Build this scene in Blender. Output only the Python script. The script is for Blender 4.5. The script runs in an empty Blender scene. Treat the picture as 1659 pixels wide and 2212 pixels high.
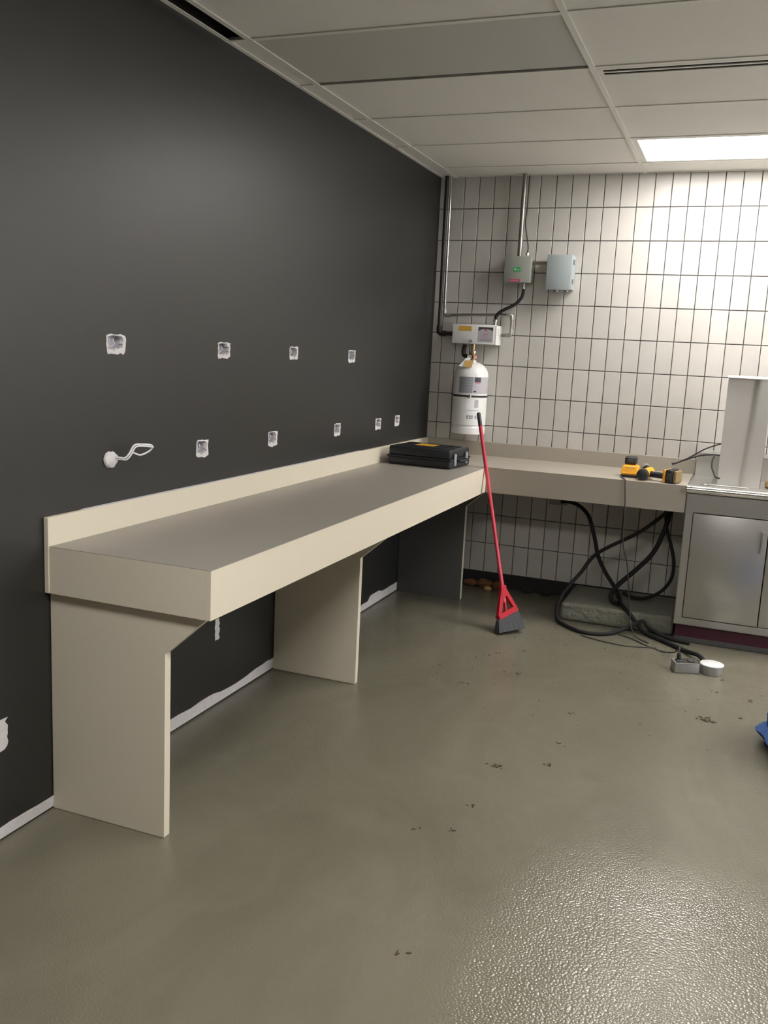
import bpy, bmesh, math, random
from mathutils import Vector, Matrix
R = math.radians
random.seed(7)
S = bpy.context.scene
COL = S.collection

# ------------------------------------------------------------------ camera
CAM = Vector((2.0256, -6.0296, 1.5791)); YAW, PITCH, ROLL, FPX = -0.3666, 0.1747, 0.0495, 1958.78
f = Vector((math.sin(YAW)*math.cos(PITCH), math.cos(YAW)*math.cos(PITCH), -math.sin(PITCH)))
r = Vector((math.cos(YAW), -math.sin(YAW), 0)); u = r.cross(f)
r2 = r*math.cos(ROLL)+u*math.sin(ROLL); u2 = u*math.cos(ROLL)-r*math.sin(ROLL)
cd = bpy.data.cameras.new('camera'); cam = bpy.data.objects.new('camera', cd); COL.objects.link(cam)
M4 = Matrix((r2, u2, -f)).transposed().to_4x4(); M4.translation = CAM
cam.matrix_world = M4
cd.sensor_fit = 'VERTICAL'; cd.sensor_height = 36.0; cd.lens = FPX/2212*36.0; cd.clip_start = 0.02
S.camera = cam
# ------------------------------------------------------------------ world and exposure
w = bpy.data.worlds.new('world'); S.world = w; w.use_nodes = True
w.node_tree.nodes['Background'].inputs[0].default_value = (.93, .97, 1.0, 1)      # even overcast sky as side fill, enters only by the added window
SKY = 5.0
w.node_tree.nodes['Background'].inputs[1].default_value = SKY
WIN = (-2.8, -.8, .9, 2.2)                                    # unseen window added in the right wall for side light: y, y, z, z
pd = bpy.data.lights.new('window_portal', 'AREA'); pd.shape = 'RECTANGLE'; pd.size = WIN[1]-WIN[0]; pd.size_y = WIN[3]-WIN[2]; pd.cycles.is_portal = True
po = bpy.data.objects.new('window_portal', pd); COL.objects.link(po); po.location = (5.2+.05, (WIN[0]+WIN[1])/2, (WIN[2]+WIN[3])/2)
po.rotation_euler = (R(90), 0, R(90))
vs = S.view_settings; vs.view_transform = 'Standard'; vs.look = 'None'; vs.gamma = 1; vs.exposure = 0.0
vs.use_curve_mapping = False
S.cycles.adaptive_threshold = .008; S.cycles.glossy_bounces = 3; S.cycles.max_bounces = 7
LAMP = 30.0
LAMPS = {(2, 1): .8, (4, 1): .95, (4, 3): .95, (2, 8): 1.35}   # ceiling cells that hold fluorescent fixtures, and their fitted brightness factors
LAMP_COL = (1.0, .965, .925)

# ------------------------------------------------------------------ materials
def mat(name, col, rough=.5, metal=0., vary=0., vscale=6., bump=0., bscale=200., bdist=.002, rnd=0., spec=.5, detail=4., stretch=(1, 1, 1), coat=0.):
    m = bpy.data.materials.new(name); m.use_nodes = True
    nt = m.node_tree; N = nt.nodes; L = nt.links; b = N['Principled BSDF']
    b.inputs['Roughness'].default_value = rough; b.inputs['Metallic'].default_value = metal
    b.inputs['Specular IOR Level'].default_value = spec
    b.inputs['Coat Weight'].default_value = coat
    b.inputs['Base Color'].default_value = (*col, 1)
    geo = N.new('ShaderNodeNewGeometry'); mp = N.new('ShaderNodeMapping'); mp.inputs['Scale'].default_value = stretch
    L.new(geo.outputs['Position'], mp.inputs['Vector'])
    if vary or rnd:
        hsv = N.new('ShaderNodeHueSaturation'); hsv.inputs['Color'].default_value = (*col, 1)
        ad = N.new('ShaderNodeMath'); ad.operation = 'ADD'; ad.inputs[0].default_value = 1 - vary/2 - rnd/2
        n = N.new('ShaderNodeTexNoise'); n.inputs['Scale'].default_value = vscale; n.inputs['Detail'].default_value = detail
        L.new(mp.outputs[0], n.inputs['Vector'])
        mu = N.new('ShaderNodeMath'); mu.operation = 'MULTIPLY'; mu.inputs[1].default_value = vary
        L.new(n.outputs['Fac'], mu.inputs[0]); L.new(mu.outputs[0], ad.inputs[1])
        oi = N.new('ShaderNodeObjectInfo'); m2 = N.new('ShaderNodeMath'); m2.operation = 'MULTIPLY_ADD'; m2.inputs[1].default_value = rnd
        L.new(oi.outputs['Random'], m2.inputs[0]); L.new(ad.outputs[0], m2.inputs[2])
        L.new(m2.outputs[0], hsv.inputs['Value']); L.new(hsv.outputs[0], b.inputs['Base Color'])
    if bump:
        n2 = N.new('ShaderNodeTexNoise'); n2.inputs['Scale'].default_value = bscale; n2.inputs['Detail'].default_value = 2
        L.new(mp.outputs[0], n2.inputs['Vector'])
        bp = N.new('ShaderNodeBump'); bp.inputs['Strength'].default_value = bump; bp.inputs['Distance'].default_value = bdist
        L.new(n2.outputs['Fac'], bp.inputs['Height']); L.new(bp.outputs[0], b.inputs['Normal'])
    return m

def emit(name, col, s):
    m = bpy.data.materials.new(name); m.use_nodes = True
    b = m.node_tree.nodes['Principled BSDF']; b.inputs['Base Color'].default_value = (.8, .8, .8, 1)
    b.inputs['Emission Color'].default_value = (*col, 1); b.inputs['Emission Strength'].default_value = s
    return m

MT = dict(
    wall=mat('charcoal_paint', (.024, .0237, .0228), .40, vary=.10, vscale=1.5, bump=.12, bscale=160, bdist=.002),
    tile=mat('glazed_tile', (.53, .51, .475), .33, vary=.14, vscale=9, rnd=.08, bump=.06, bscale=26, bdist=.004),
    grout=mat('grout', (.11, .105, .10), .9, vary=.3, vscale=30),
    ceil=mat('ceiling_panel', (.80, .775, .73), .95, vary=.06, vscale=60, bump=.15, bscale=260, bdist=.002),
    ceilgrey=mat('return_air_panel', (.56, .55, .52), .8, vary=.05, vscale=60, bump=.2, bscale=400, bdist=.002),
    tee=mat('ceiling_tee', (.80, .78, .73), .55),
    deck=mat('plenum', (.02, .02, .022), .9),
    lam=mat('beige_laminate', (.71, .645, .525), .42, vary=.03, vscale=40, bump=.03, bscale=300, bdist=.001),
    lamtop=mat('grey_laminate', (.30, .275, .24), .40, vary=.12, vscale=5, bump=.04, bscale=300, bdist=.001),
    lamr=mat('dimmed_laminate', (.36, .325, .272), .42, vary=.03, vscale=40, bump=.03, bscale=300, bdist=.001),  # same laminate as lam; darker tone stands in for weaker light here
    darkface=mat('dark_panel_face', (.075, .074, .072), .6),
    plaster=mat('bare_plaster', (.70, .67, .68), .9, vary=.25, vscale=40, bump=.5, bscale=90, bdist=.004),
    boxmet=mat('galvanised_box', (.62, .61, .66), .55, .1, vary=.5, vscale=50),
    offwhite=mat('off_white_paint', (.40, .385, .36), .7, vary=.05, vscale=3),
    whitewall=mat('white_paint', (.74, .73, .70), .7, vary=.05, vscale=3),
    steel=mat('brushed_stainless', (.50, .485, .46), .34, .85, vary=.10, vscale=5, bump=.05, bscale=60, bdist=.001, stretch=(1, 1, 14)),
    sheet=mat('dull_sheet_steel', (.60, .575, .545), .46, .55, vary=.08, vscale=6),
    chrome=mat('bright_steel', (.75, .74, .71), .18, 1.0),
    steelpipe=mat('steel_pipe', (.32, .30, .27), .36, .9, vary=.3, vscale=30),
    blackpipe=mat('black_iron_pipe', (.035, .028, .026), .4, .3, vary=.3, vscale=40),
    rubber=mat('black_rubber', (.012, .012, .013), .7, spec=.35),
    cordgrey=mat('dark_grey_cord', (.05, .047, .043), .6),
    black=mat('black_plastic', (.014, .015, .019), .48, vary=.2, vscale=50, bump=.15, bscale=400, bdist=.0015),
    yellow=mat('yellow_plastic', (.80, .37, .02), .38),
    yellab=mat('yellow_label', (.62, .36, .03), .5),
    tan=mat('tan_tag', (.52, .33, .11), .7, vary=.2, vscale=60),
    olive=mat('olive_brown_plastic', (.24, .165, .07), .5),
    white=mat('white_enamel', (.78, .78, .77), .28, vary=.03, vscale=8),
    whitelab=mat('white_label', (.82, .81, .83), .5),
    greylab=mat('grey_label', (.27, .28, .31), .5, vary=.3, vscale=120),
    ltgrey=mat('light_grey_label', (.46, .44, .48), .5, vary=.2, vscale=120),
    dark=mat('dark_ink', (.05, .05, .055), .6),
    redink=mat('red_ink', (.42, .05, .09), .6),
    pinkink=mat('pink_ink', (.55, .22, .30), .6),
    greenlab=mat('green_label', (.02, .33, .08), .5),
    brass=mat('brass', (.42, .30, .14), .3, .9),
    copper=mat('copper_rose', (.55, .28, .22), .4, .6),
    ebox=mat('grey_enamel', (.28, .29, .26), .45, vary=.05, vscale=20),
    ebox2=mat('blue_grey_enamel', (.33, .37, .38), .42, vary=.05, vscale=20),
    red=mat('red_plastic', (.46, .010, .025), .6, spec=.3),
    redh=mat('red_handle', (.52, .03, .06), .3),
    bristle=mat('grey_bristle', (.055, .057, .063), .8, vary=.5, vscale=120, bump=.8, bscale=300, bdist=.004, stretch=(1, 1, .12)),
    maroon=mat('maroon_base', (.055, .008, .020), .5, vary=.4, vscale=20),
    kicktrim=mat('dark_trim', (.09, .088, .09), .5, .3, vary=.3, vscale=30),
    galv=mat('galvanised_steel', (.42, .42, .41), .42, .7, vary=.3, vscale=40),
    concrete=mat('concrete', (.21, .21, .17), .9, vary=.35, vscale=14, bump=.9, bscale=25, bdist=.02),
    darkbase=mat('dark_adhesive', (.022, .020, .020), .95, vary=.8, vscale=22, bump=1, bscale=40, bdist=.01),
    brick=mat('broken_brick', (.20, .085, .035), .95, vary=.5, vscale=30, bump=.8, bscale=60, bdist=.01),
    blue=mat('blue_cloth', (.028, .075, .27), .9, vary=.5, vscale=14, bump=.6, bscale=200, bdist=.003),
    blue2=mat('pale_blue_cloth', (.05, .12, .33), .9, vary=.4, vscale=14, bump=.6, bscale=200, bdist=.003),
    dirt=mat('dark_dirt', (.06, .045, .03), .95),
    **{'lens%d_%d' % k: emit('fluorescent_lens', LAMP_COL, LAMP*v) for k, v in LAMPS.items()},
)

GLASS = bpy.data.materials.new('window_glass'); GLASS.use_nodes = True
_n = GLASS.node_tree; _n.nodes.clear()
_o = _n.nodes.new('ShaderNodeOutputMaterial'); _x = _n.nodes.new('ShaderNodeMixShader'); _t = _n.nodes.new('ShaderNodeBsdfTransparent'); _g = _n.nodes.new('ShaderNodeBsdfGlossy')
_g.inputs['Roughness'].default_value = .02; _x.inputs[0].default_value = .06
_n.links.new(_t.outputs[0], _x.inputs[1]); _n.links.new(_g.outputs[0], _x.inputs[2]); _n.links.new(_x.outputs[0], _o.inputs[0])

def floor_material():
    m = bpy.data.materials.new('epoxy_floor'); m.use_nodes = True
    nt = m.node_tree; N = nt.nodes; L = nt.links; b = N['Principled BSDF']
    geo = N.new('ShaderNodeNewGeometry')
    n1 = N.new('ShaderNodeTexNoise'); n1.inputs['Scale'].default_value = 1.6; n1.inputs['Detail'].default_value = 6; n1.inputs['Roughness'].default_value = .6
    n1.inputs['Distortion'].default_value = .8
    mp = N.new('ShaderNodeMapping'); mp.inputs['Rotation'].default_value = (0, 0, .6); mp.inputs['Scale'].default_value = (1, .55, 1)
    L.new(geo.outputs['Position'], mp.inputs[0]); L.new(mp.outputs[0], n1.inputs['Vector'])
    cr = N.new('ShaderNodeValToRGB'); e = cr.color_ramp.elements
    e[0].position = .32; e[0].color = (.138, .128, .093, 1); e[1].position = .72; e[1].color = (.187, .172, .129, 1)
    L.new(n1.outputs['Fac'], cr.inputs[0])
    # scuffed pale smears
    n3 = N.new('ShaderNodeTexNoise'); n3.inputs['Scale'].default_value = 2.3; n3.inputs['Detail'].default_value = 3; n3.inputs['Distortion'].default_value = 1.6
    L.new(geo.outputs['Position'], n3.inputs['Vector'])
    r3 = N.new('ShaderNodeMapRange'); r3.inputs[1].default_value = .58; r3.inputs[2].default_value = .75; r3.inputs[4].default_value = .16
    L.new(n3.outputs['Fac'], r3.inputs[0])
    mx = N.new('ShaderNodeMix'); mx.data_type = 'RGBA'; mx.inputs[7].default_value = (.22, .21, .175, 1)
    L.new(r3.outputs[0], mx.inputs[0]); L.new(cr.outputs[0], mx.inputs[6]); L.new(mx.outputs[2], b.inputs['Base Color'])
    n2 = N.new('ShaderNodeTexVoronoi'); n2.voronoi_dimensions = '2D'; n2.feature = 'SMOOTH_F1'; n2.inputs['Scale'].default_value = 132; n2.inputs['Smoothness'].default_value = .6
    n2.inputs['Randomness'].default_value = 1.0
    L.new(geo.outputs['Position'], n2.inputs['Vector'])
    bp = N.new('ShaderNodeBump'); bp.inputs['Strength'].default_value = 1.0; bp.inputs['Distance'].default_value = .0010; bp.invert = True
    L.new(n2.outputs['Distance'], bp.inputs['Height']); L.new(bp.outputs[0], b.inputs['Normal'])
    b.inputs['Roughness'].default_value = .11; b.inputs['Specular IOR Level'].default_value = .5
    return m
MT['floor'] = floor_material()

# ------------------------------------------------------------------ mesh helpers
class MB:
    def __init__(s): s.bm = bmesh.new()
    def add(s, verts, faces):
        vv = [s.bm.verts.new(v) for v in verts]
        for q in faces:
            try: s.bm.faces.new([vv[i] for i in q])
            except ValueError: pass
        return vv
    def box(s, x0, x1, y0, y1, z0, z1, bev=0., seg=2):
        v = s.add([(x0, y0, z0), (x1, y0, z0), (x1, y1, z0), (x0, y1, z0), (x0, y0, z1), (x1, y0, z1), (x1, y1, z1), (x0, y1, z1)],
                  [(0, 3, 2, 1), (4, 5, 6, 7), (0, 1, 5, 4), (1, 2, 6, 5), (2, 3, 7, 6), (3, 0, 4, 7)])
        if bev:
            es = set(e for q in v for e in q.link_edges)
            bmesh.ops.bevel(s.bm, geom=list(es), offset=bev, segments=seg, affect='EDGES', profile=.5)
        return s
    def prism(s, poly, axis, lo, hi):
        def P(a, b, t):
            return {'x': (t, a, b), 'y': (a, t, b), 'z': (a, b, t)}[axis]
        n = len(poly)
        s.add([P(a, b, lo) for a, b in poly]+[P(a, b, hi) for a, b in poly],
              [tuple(range(n)), tuple(range(2*n-1, n-1, -1))]+[(i, (i+1) % n, n+(i+1) % n, n+i) for i in range(n)])
        return s
    def cyl(s, p0, p1, r0, r1=None, seg=20):
        return s.tube([p0, p1], [r0, r0 if r1 is None else r1], seg)
    def tube(s, pts, rad, seg=10, closed_caps=True):
        pts = [Vector(q) for q in pts]; n = len(pts)
        if not isinstance(rad, (list, tuple)): rad = [rad]*n
        t0 = (pts[1]-pts[0]).normalized()
        nrm = t0.orthogonal().normalized(); rings = []
        for i in range(n):
            t = ((pts[min(i+1, n-1)]-pts[i]).normalized()+(pts[i]-pts[max(i-1, 0)]).normalized()).normalized()
            nrm = (nrm-t*nrm.dot(t)).normalized(); bn = t.cross(nrm)
            rings.append([s.bm.verts.new(pts[i]+(nrm*math.cos(a)+bn*math.sin(a))*rad[i]) for a in [2*math.pi*k/seg for k in range(seg)]])
        for a, b in zip(rings, rings[1:]):
            for k in range(seg): s.bm.faces.new((a[k], a[(k+1) % seg], b[(k+1) % seg], b[k]))
        if closed_caps:
            s.bm.faces.new(rings[0][::-1]); s.bm.faces.new(rings[-1])
        return s
    def lathe(s, c, prof, seg=32, a0=0., a1=2*math.pi):
        full = abs(a1-a0-2*math.pi) < 1e-6; n = seg if full else seg+1
        rings = [[s.bm.verts.new((c[0]+rr*math.cos(a0+(a1-a0)*k/seg), c[1]+rr*math.sin(a0+(a1-a0)*k/seg), z)) for k in range(n)] for rr, z in prof]
        for a, b in zip(rings, rings[1:]):
            for k in range(seg):
                k2 = (k+1) % n
                s.bm.faces.new((a[k], a[k2], b[k2], b[k]))
        if full:
            if prof[0][0] > 1e-4: s.bm.faces.new(rings[0][::-1])
            if prof[-1][0] > 1e-4: s.bm.faces.new(rings[-1])
        return s
    def jitter(s, amt, seed=1):
        rg = random.Random(seed)
        for v in s.bm.verts: v.co += Vector((rg.uniform(-1, 1), rg.uniform(-1, 1), rg.uniform(-1, 1)))*amt
        return s
    def xf(s, m):
        s.bm.transform(m); return s
    def subdiv(s, n):
        bmesh.ops.subdivide_edges(s.bm, edges=s.bm.edges[:], cuts=n, use_grid_fill=True); return s
    def build(s, name, material, parent=None, smooth=True, ang=35):
        bmesh.ops.remove_doubles(s.bm, verts=s.bm.verts[:], dist=1e-6)
        bmesh.ops.recalc_face_normals(s.bm, faces=s.bm.faces[:])
        me = bpy.data.meshes.new(name)
        off = WL.get(parent, Vector((0, 0, 0))) if parent else None
        if off is not None:
            for v in s.bm.verts: v.co -= off
        if smooth:
            for q in s.bm.faces: q.smooth = True
            for e in s.bm.edges:
                if len(e.link_faces) == 2 and e.calc_face_angle(0) > R(ang): e.smooth = False
        s.bm.to_mesh(me); s.bm.free()
        me.materials.append(MT[material] if isinstance(material, str) else material)
        o = bpy.data.objects.new(name, me); COL.objects.link(o)
        if parent:
            o.parent = parent; WL[o] = off
        else: WL[o] = Vector((0, 0, 0))
        return o
WL = {}
def thing(name, loc, label, cat, group=None):
    o = bpy.data.objects.new(name, None); COL.objects.link(o); o.location = loc; o.empty_display_size = .05
    WL[o] = Vector(loc); return tag(o, label, cat, group)
def tag(o, label, cat, group=None):
    o['label'] = label; o['category'] = cat
    if group: o['group'] = group
    return o
def struct(o, label=None, cat=None):
    o['kind'] = 'structure'
    if label: o['label'] = label
    if cat: o['category'] = cat
    return o
def smooth_path(pts, n=6):
    P = [Vector(q) for q in pts]; out = []
    P = [P[0]*2-P[1]]+P+[P[-1]*2-P[-2]]
    for i in range(1, len(P)-2):
        a, b, c, d = P[i-1:i+3]
        for k in range(n):
            t = k/n
            out.append(.5*((2*b)+(c-a)*t+(2*a-5*b+4*c-d)*t*t+(3*b-a-3*c+d)*t**3))
    out.append(P[-2]); return out
def B(): return MB()

# ------------------------------------------------------------------ room shell
CZ, TH, TW, C0 = 2.743, .2032, .1016, .1698
RX, RY, TOP = 5.2, -9.0, 3.25
TX, TY = .1053, .2914          # first tee, first cross tee

fl = B().box(-.15, RX+.15, RY-.15, .15, -.10, 0).build('floor', 'floor')
struct(fl, 'grey green epoxy floor with a fine glossy grit texture', 'floor')

# outlet cut-outs in the dark wall: (y centre, z centre, half width y, half height z)
CUTS = [(-3.412, 1.562, .046, .029), (-2.706, 1.555, .044, .028), (-2.072, 1.554, .040, .026), (-1.372, 1.548, .044, .028),
        (-2.862, 1.157, .040, .030), (-2.260, 1.155, .040, .030), (-1.528, 1.153, .037, .029), (-.930, 1.152, .040, .028), (-.605, 1.155, .037, .027)]
def wall_with_holes():
    b = B(); ys = sorted({RY, 0.} | {c[0]-c[2] for c in CUTS} | {c[0]+c[2] for c in CUTS})
    zs = sorted({0., TOP} | {c[1]-c[3] for c in CUTS} | {c[1]+c[3] for c in CUTS})
    for y0, y1 in zip(ys, ys[1:]):
        for z0, z1 in zip(zs, zs[1:]):
            ym, zm = (y0+y1)/2, (z0+z1)/2
            if any(abs(ym-c[0]) < c[2] and abs(zm-c[1]) < c[3] for c in CUTS): continue
            b.add([(0, y0, z0), (0, y1, z0), (0, y1, z1), (0, y0, z1)], [(0, 1, 2, 3)])
    b.add([(-.12, RY, 0), (-.12, 0, 0), (-.12, 0, TOP), (-.12, RY, TOP)], [(3, 2, 1, 0)])
    b.add([(0, RY, 0), (0, RY, TOP), (-.12, RY, TOP), (-.12, RY, 0)], [(0, 1, 2, 3)])
    b.add([(0, 0, 0), (0, 0, TOP), (-.12, 0, TOP), (-.12, 0, 0)], [(0, 1, 2, 3)])
    b.add([(0, RY, TOP), (0, 0, TOP), (-.12, 0, TOP), (-.12, RY, TOP)], [(0, 1, 2, 3)])
    return b
wl = wall_with_holes().build('wall_left', 'wall', smooth=False)
struct(wl, 'long charcoal painted wall with open outlet holes', 'wall')
b = B().box(RX, RX+.12, RY, WIN[0], 0, TOP).box(RX, RX+.12, WIN[1], 0, 0, TOP).box(RX, RX+.12, WIN[0], WIN[1], 0, WIN[2]).box(RX, RX+.12, WIN[0], WIN[1], WIN[3], TOP)
struct(b.build('wall_right', 'whitewall', smooth=False), 'off white wall out of view on the right', 'wall')
struct(B().box(0, RX, RY-.12, RY, 0, TOP).build('wall_front', 'offwhite', smooth=False), 'off white wall behind the camera', 'wall')

b = B(); ww = .05
b.box(RX+.02, RX+.08, WIN[0], WIN[0]+ww, WIN[2], WIN[3]).box(RX+.02, RX+.08, WIN[1]-ww, WIN[1], WIN[2], WIN[3])
b.box(RX+.02, RX+.08, WIN[0]+ww, WIN[1]-ww, WIN[2], WIN[2]+ww).box(RX+.02, RX+.08, WIN[0]+ww, WIN[1]-ww, WIN[3]-ww, WIN[3])
ym = (WIN[0]+WIN[1])/2; b.box(RX+.02, RX+.08, ym-.02, ym+.02, WIN[2]+ww, WIN[3]-ww)
wn = struct(b.build('added_window', 'galv', smooth=False), 'unseen metal framed window added on the right for side light', 'window')
for a, c in ((WIN[0]+ww, ym-.02), (ym+.02, WIN[1]-ww)):
    B().box(RX+.047, RX+.053, a, c, WIN[2]+ww, WIN[3]-ww).build('pane', GLASS, wn, smooth=False)

# back wall: grout bed with glazed tiles standing proud
wb = B().box(-.12, RX+.12, .008, .14, 0, TOP).build('wall_back', 'grout', smooth=False)
struct(wb, 'back wall of vertical off white glazed tiles with dark joints', 'wall')
def tile_mesh(wd, ht, nm):
    g = .0026; b = .0016
    v = [(g, .008, g), (wd-g, .008, g), (wd-g, .008, ht-g), (g, .008, ht-g),
         (g, b, g), (wd-g, b, g), (wd-g, b, ht-g), (g, b, ht-g),
         (g+b, 0, g+b), (wd-g-b, 0, g+b), (wd-g-b, 0, ht-g-b), (g+b, 0, ht-g-b)]
    q = []
    for a in (0, 4):
        q += [(a+i, a+(i+1) % 4, a+4+(i+1) % 4, a+4+i) for i in range(4)]
    q.append((8, 9, 10, 11))
    me = bpy.data.meshes.new(nm); me.from_pydata(v, [], q); me.materials.append(MT['tile']); return me
me_full = tile_mesh(TW, TH, 'wall_tile'); me_cut = tile_mesh(C0-TW, TH, 'wall_tile_cut')
BASEZ = CZ-13*TH
extra = B()
for k in range(13):
    z = BASEZ+k*TH
    for i in range(-2, 50):
        x = 0. if i == -2 else C0+i*TW
        if x > RX-TW: break
        if x > 2.22 or (x > 1.83 and z < .85):
            e = .0016; g = .0026
            extra.add([(x+g, .008, z+g), (x+TW-g, .008, z+g), (x+TW-g, .008, z+TH-g), (x+g, .008, z+TH-g),
                       (x+g+e, 0, z+g+e), (x+TW-g-e, 0, z+g+e), (x+TW-g-e, 0, z+TH-g-e), (x+g+e, 0, z+TH-g-e)],
                      [(0, 1, 5, 4), (1, 2, 6, 5), (2, 3, 7, 6), (3, 0, 4, 7), (4, 5, 6, 7)])
            continue
        o = bpy.data.objects.new('wall_tile', me_cut if i == -2 else me_full); COL.objects.link(o)
        o.parent = wb; o.location = (x, 0, z)
ex = extra.build('wall_tile_field', 'tile', wb, smooth=False); ex['kind'] = 'stuff'
# rough dark band where the base tile was removed
bs = B(); nseg = 52
for i in range(nseg):
    xa, xb = i*.1, (i+1)*.1
    rg = random.Random(i); d = rg.uniform(.001, .010)
    bs.box(xa, xb, .0085-d, .008, .0, BASEZ-.002)
bs.build('bare_base_strip', 'darkbase', wb, smooth=False)

# white unpainted strip along the foot of the dark wall
bl = B(); y = RY; rg = random.Random(3); top = .050
while y < -.30:
    y2 = min(y+rg.uniform(.03, .09), -.30); t2 = min(max(top+rg.uniform(-.010, .010), .043), .060)
    if -.95 < y2 < -.75: t2 = .075
    bl.prism([(y, .007), (y2, .007), (y2, t2), (y, top)], 'x', 0, .0025)
    y, top = y2, t2
struct(bl.build('baseboard_left', 'plaster', smooth=False), 'ragged white unpainted strip along foot of the charcoal wall', 'baseboard')

# ceiling: deck above, tees and lay-in panels
dk = B().box(-.12, RX+.12, RY-.12, .14, TOP, TOP+.08).build('ceiling', 'deck', smooth=False)
struct(dk, 'suspended ceiling of pale lay-in panels in a metal grid', 'ceiling')
XS = [0.]+[TX+1.2192*i for i in range(5)]+[RX]
YS = [0.]+[-(TY+.6096*j) for j in range(15)]+[RY]
for i in range(1, 6):
    B().box(XS[i]-.012, XS[i]+.012, RY, 0, CZ-.0045, CZ-.0005).box(XS[i]-.002, XS[i]+.002, RY, 0, CZ-.0005, CZ+.035).build('main_tee', 'tee', dk, smooth=False)
for j in range(1, 16):
    for i in range(6):
        if i == 0 and j in (6,): continue
        g0 = .012 if i else .0
        lo = .0 if (i, j) == (1, 4) else -.012
        B().box(XS[i]+g0, XS[i+1]-.012, YS[j]+lo, YS[j]+.012, CZ-.0035, CZ).build('cross_tee', 'tee', dk, smooth=False)
B().box(.0005, .022, RY, 0, CZ-.003, CZ).build('wall_angle', 'tee', dk, smooth=False)
B().box(.022, RX, -.022, -.0005, CZ-.003, CZ).build('wall_angle', 'tee', dk, smooth=False)
LIGHTS = list(LAMPS)
DIFF = (2, 3)
for i in range(6):
    for j in range(16):
        if (i, j) in LIGHTS: continue
        if i == 0 and j in (5, 6): continue                  # missing border panels next to the dark wall
        x0, x1, y0, y1 = XS[i], XS[i+1], YS[j+1], YS[j]
        g = .006; up = 0.
        if (i, j) == (1, 4): y1 -= .018                      # return air panel: darker, with an open gap along its far edge
        if (i, j) == DIFF: y0 += .115
        nm = 'ceiling_panel'
        bb = B().box(x0+g, x1-g, y0+g, y1-g, CZ+.001+up, CZ+.016+up)
        o = bb.build(nm, 'ceilgrey' if (i, j) == (1, 4) else 'ceil', dk, smooth=False)
        if (i, j) == (1, 4): o['label'] = 'darker grey return air panel'

# ------------------------------------------------------------------ ceiling lights and air slot
LL = {(2, 1): 'bright fluorescent ceiling light panel above the stainless cabinet', (4, 1): 'fluorescent ceiling light panel out of view beside the right wall corner', (4, 3): 'fluorescent ceiling light panel out of view opposite the window',
      (2, 8): 'fluorescent ceiling light panel just in front of the camera'}
for (i, j) in LAMPS:
    lb = LL.get((i, j), 'fluorescent ceiling light panel')
    x0, x1, y0, y1 = XS[i]+.014, XS[i+1]-.014, YS[j+1]+.014, YS[j]-.014
    t = thing('ceiling_light', ((x0+x1)/2, (y0+y1)/2, CZ), lb, 'ceiling light', 'fluorescent ceiling lights')
    fr = B(); q = .028
    fr.box(x0, x1, y0, y0+q, CZ-.001, CZ+.05); fr.box(x0, x1, y1-q, y1, CZ-.001, CZ+.05)
    fr.box(x0, x0+q, y0+q, y1-q, CZ-.001, CZ+.05); fr.box(x1-q, x1, y0+q, y1-q, CZ-.001, CZ+.05)
    fr.build('frame', 'tee', t, smooth=False)
    B().box(x0+q, x1-q, y0+q, y1-q, CZ+.004, CZ+.012).build('lens', 'lens%d_%d' % (i, j), t, smooth=False)
    B().box(x0+q, x1-q, y0+q, y1-q, CZ+.03, CZ+.09).build('housing', 'tee', t, smooth=False)
x0, x1, y0, y1 = XS[2]+.014, XS[3]-.014, YS[4]+.013, YS[4]+.12
t = thing('air_slot_diffuser', ((x0+x1)/2, (y0+y1)/2, CZ), 'long white two slot air diffuser in the ceiling grid', 'air vent')
B().box(x0, x1, y0, y0+.020, CZ-.004, CZ).box(x0, x1, y1-.020, y1, CZ-.004, CZ).box(x0, x0+.02, y0+.020, y1-.020, CZ-.004, CZ).box(x1-.02, x1, y0+.020, y1-.020, CZ-.004, CZ).build('frame', 'tee', t, smooth=False)
ym = (y0+y1)/2
B().box(x0+.02, x1-.02, ym-.007, ym+.007, CZ-.004, CZ).build('centre_bar', 'tee', t, smooth=False)
b = B().box(x0, x1, y0, y1, CZ+.10, CZ+.104).box(x0, x1, y0, y0+.003, CZ+.0005, CZ+.10).box(x0, x1, y1-.003, y1, CZ+.0005, CZ+.10)
b.box(x0, x0+.003, y0+.003, y1-.003, CZ+.0005, CZ+.10).box(x1-.003, x1, y0+.003, y1-.003, CZ+.0005, CZ+.10).build('duct', 'deck', t, smooth=False)

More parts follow.
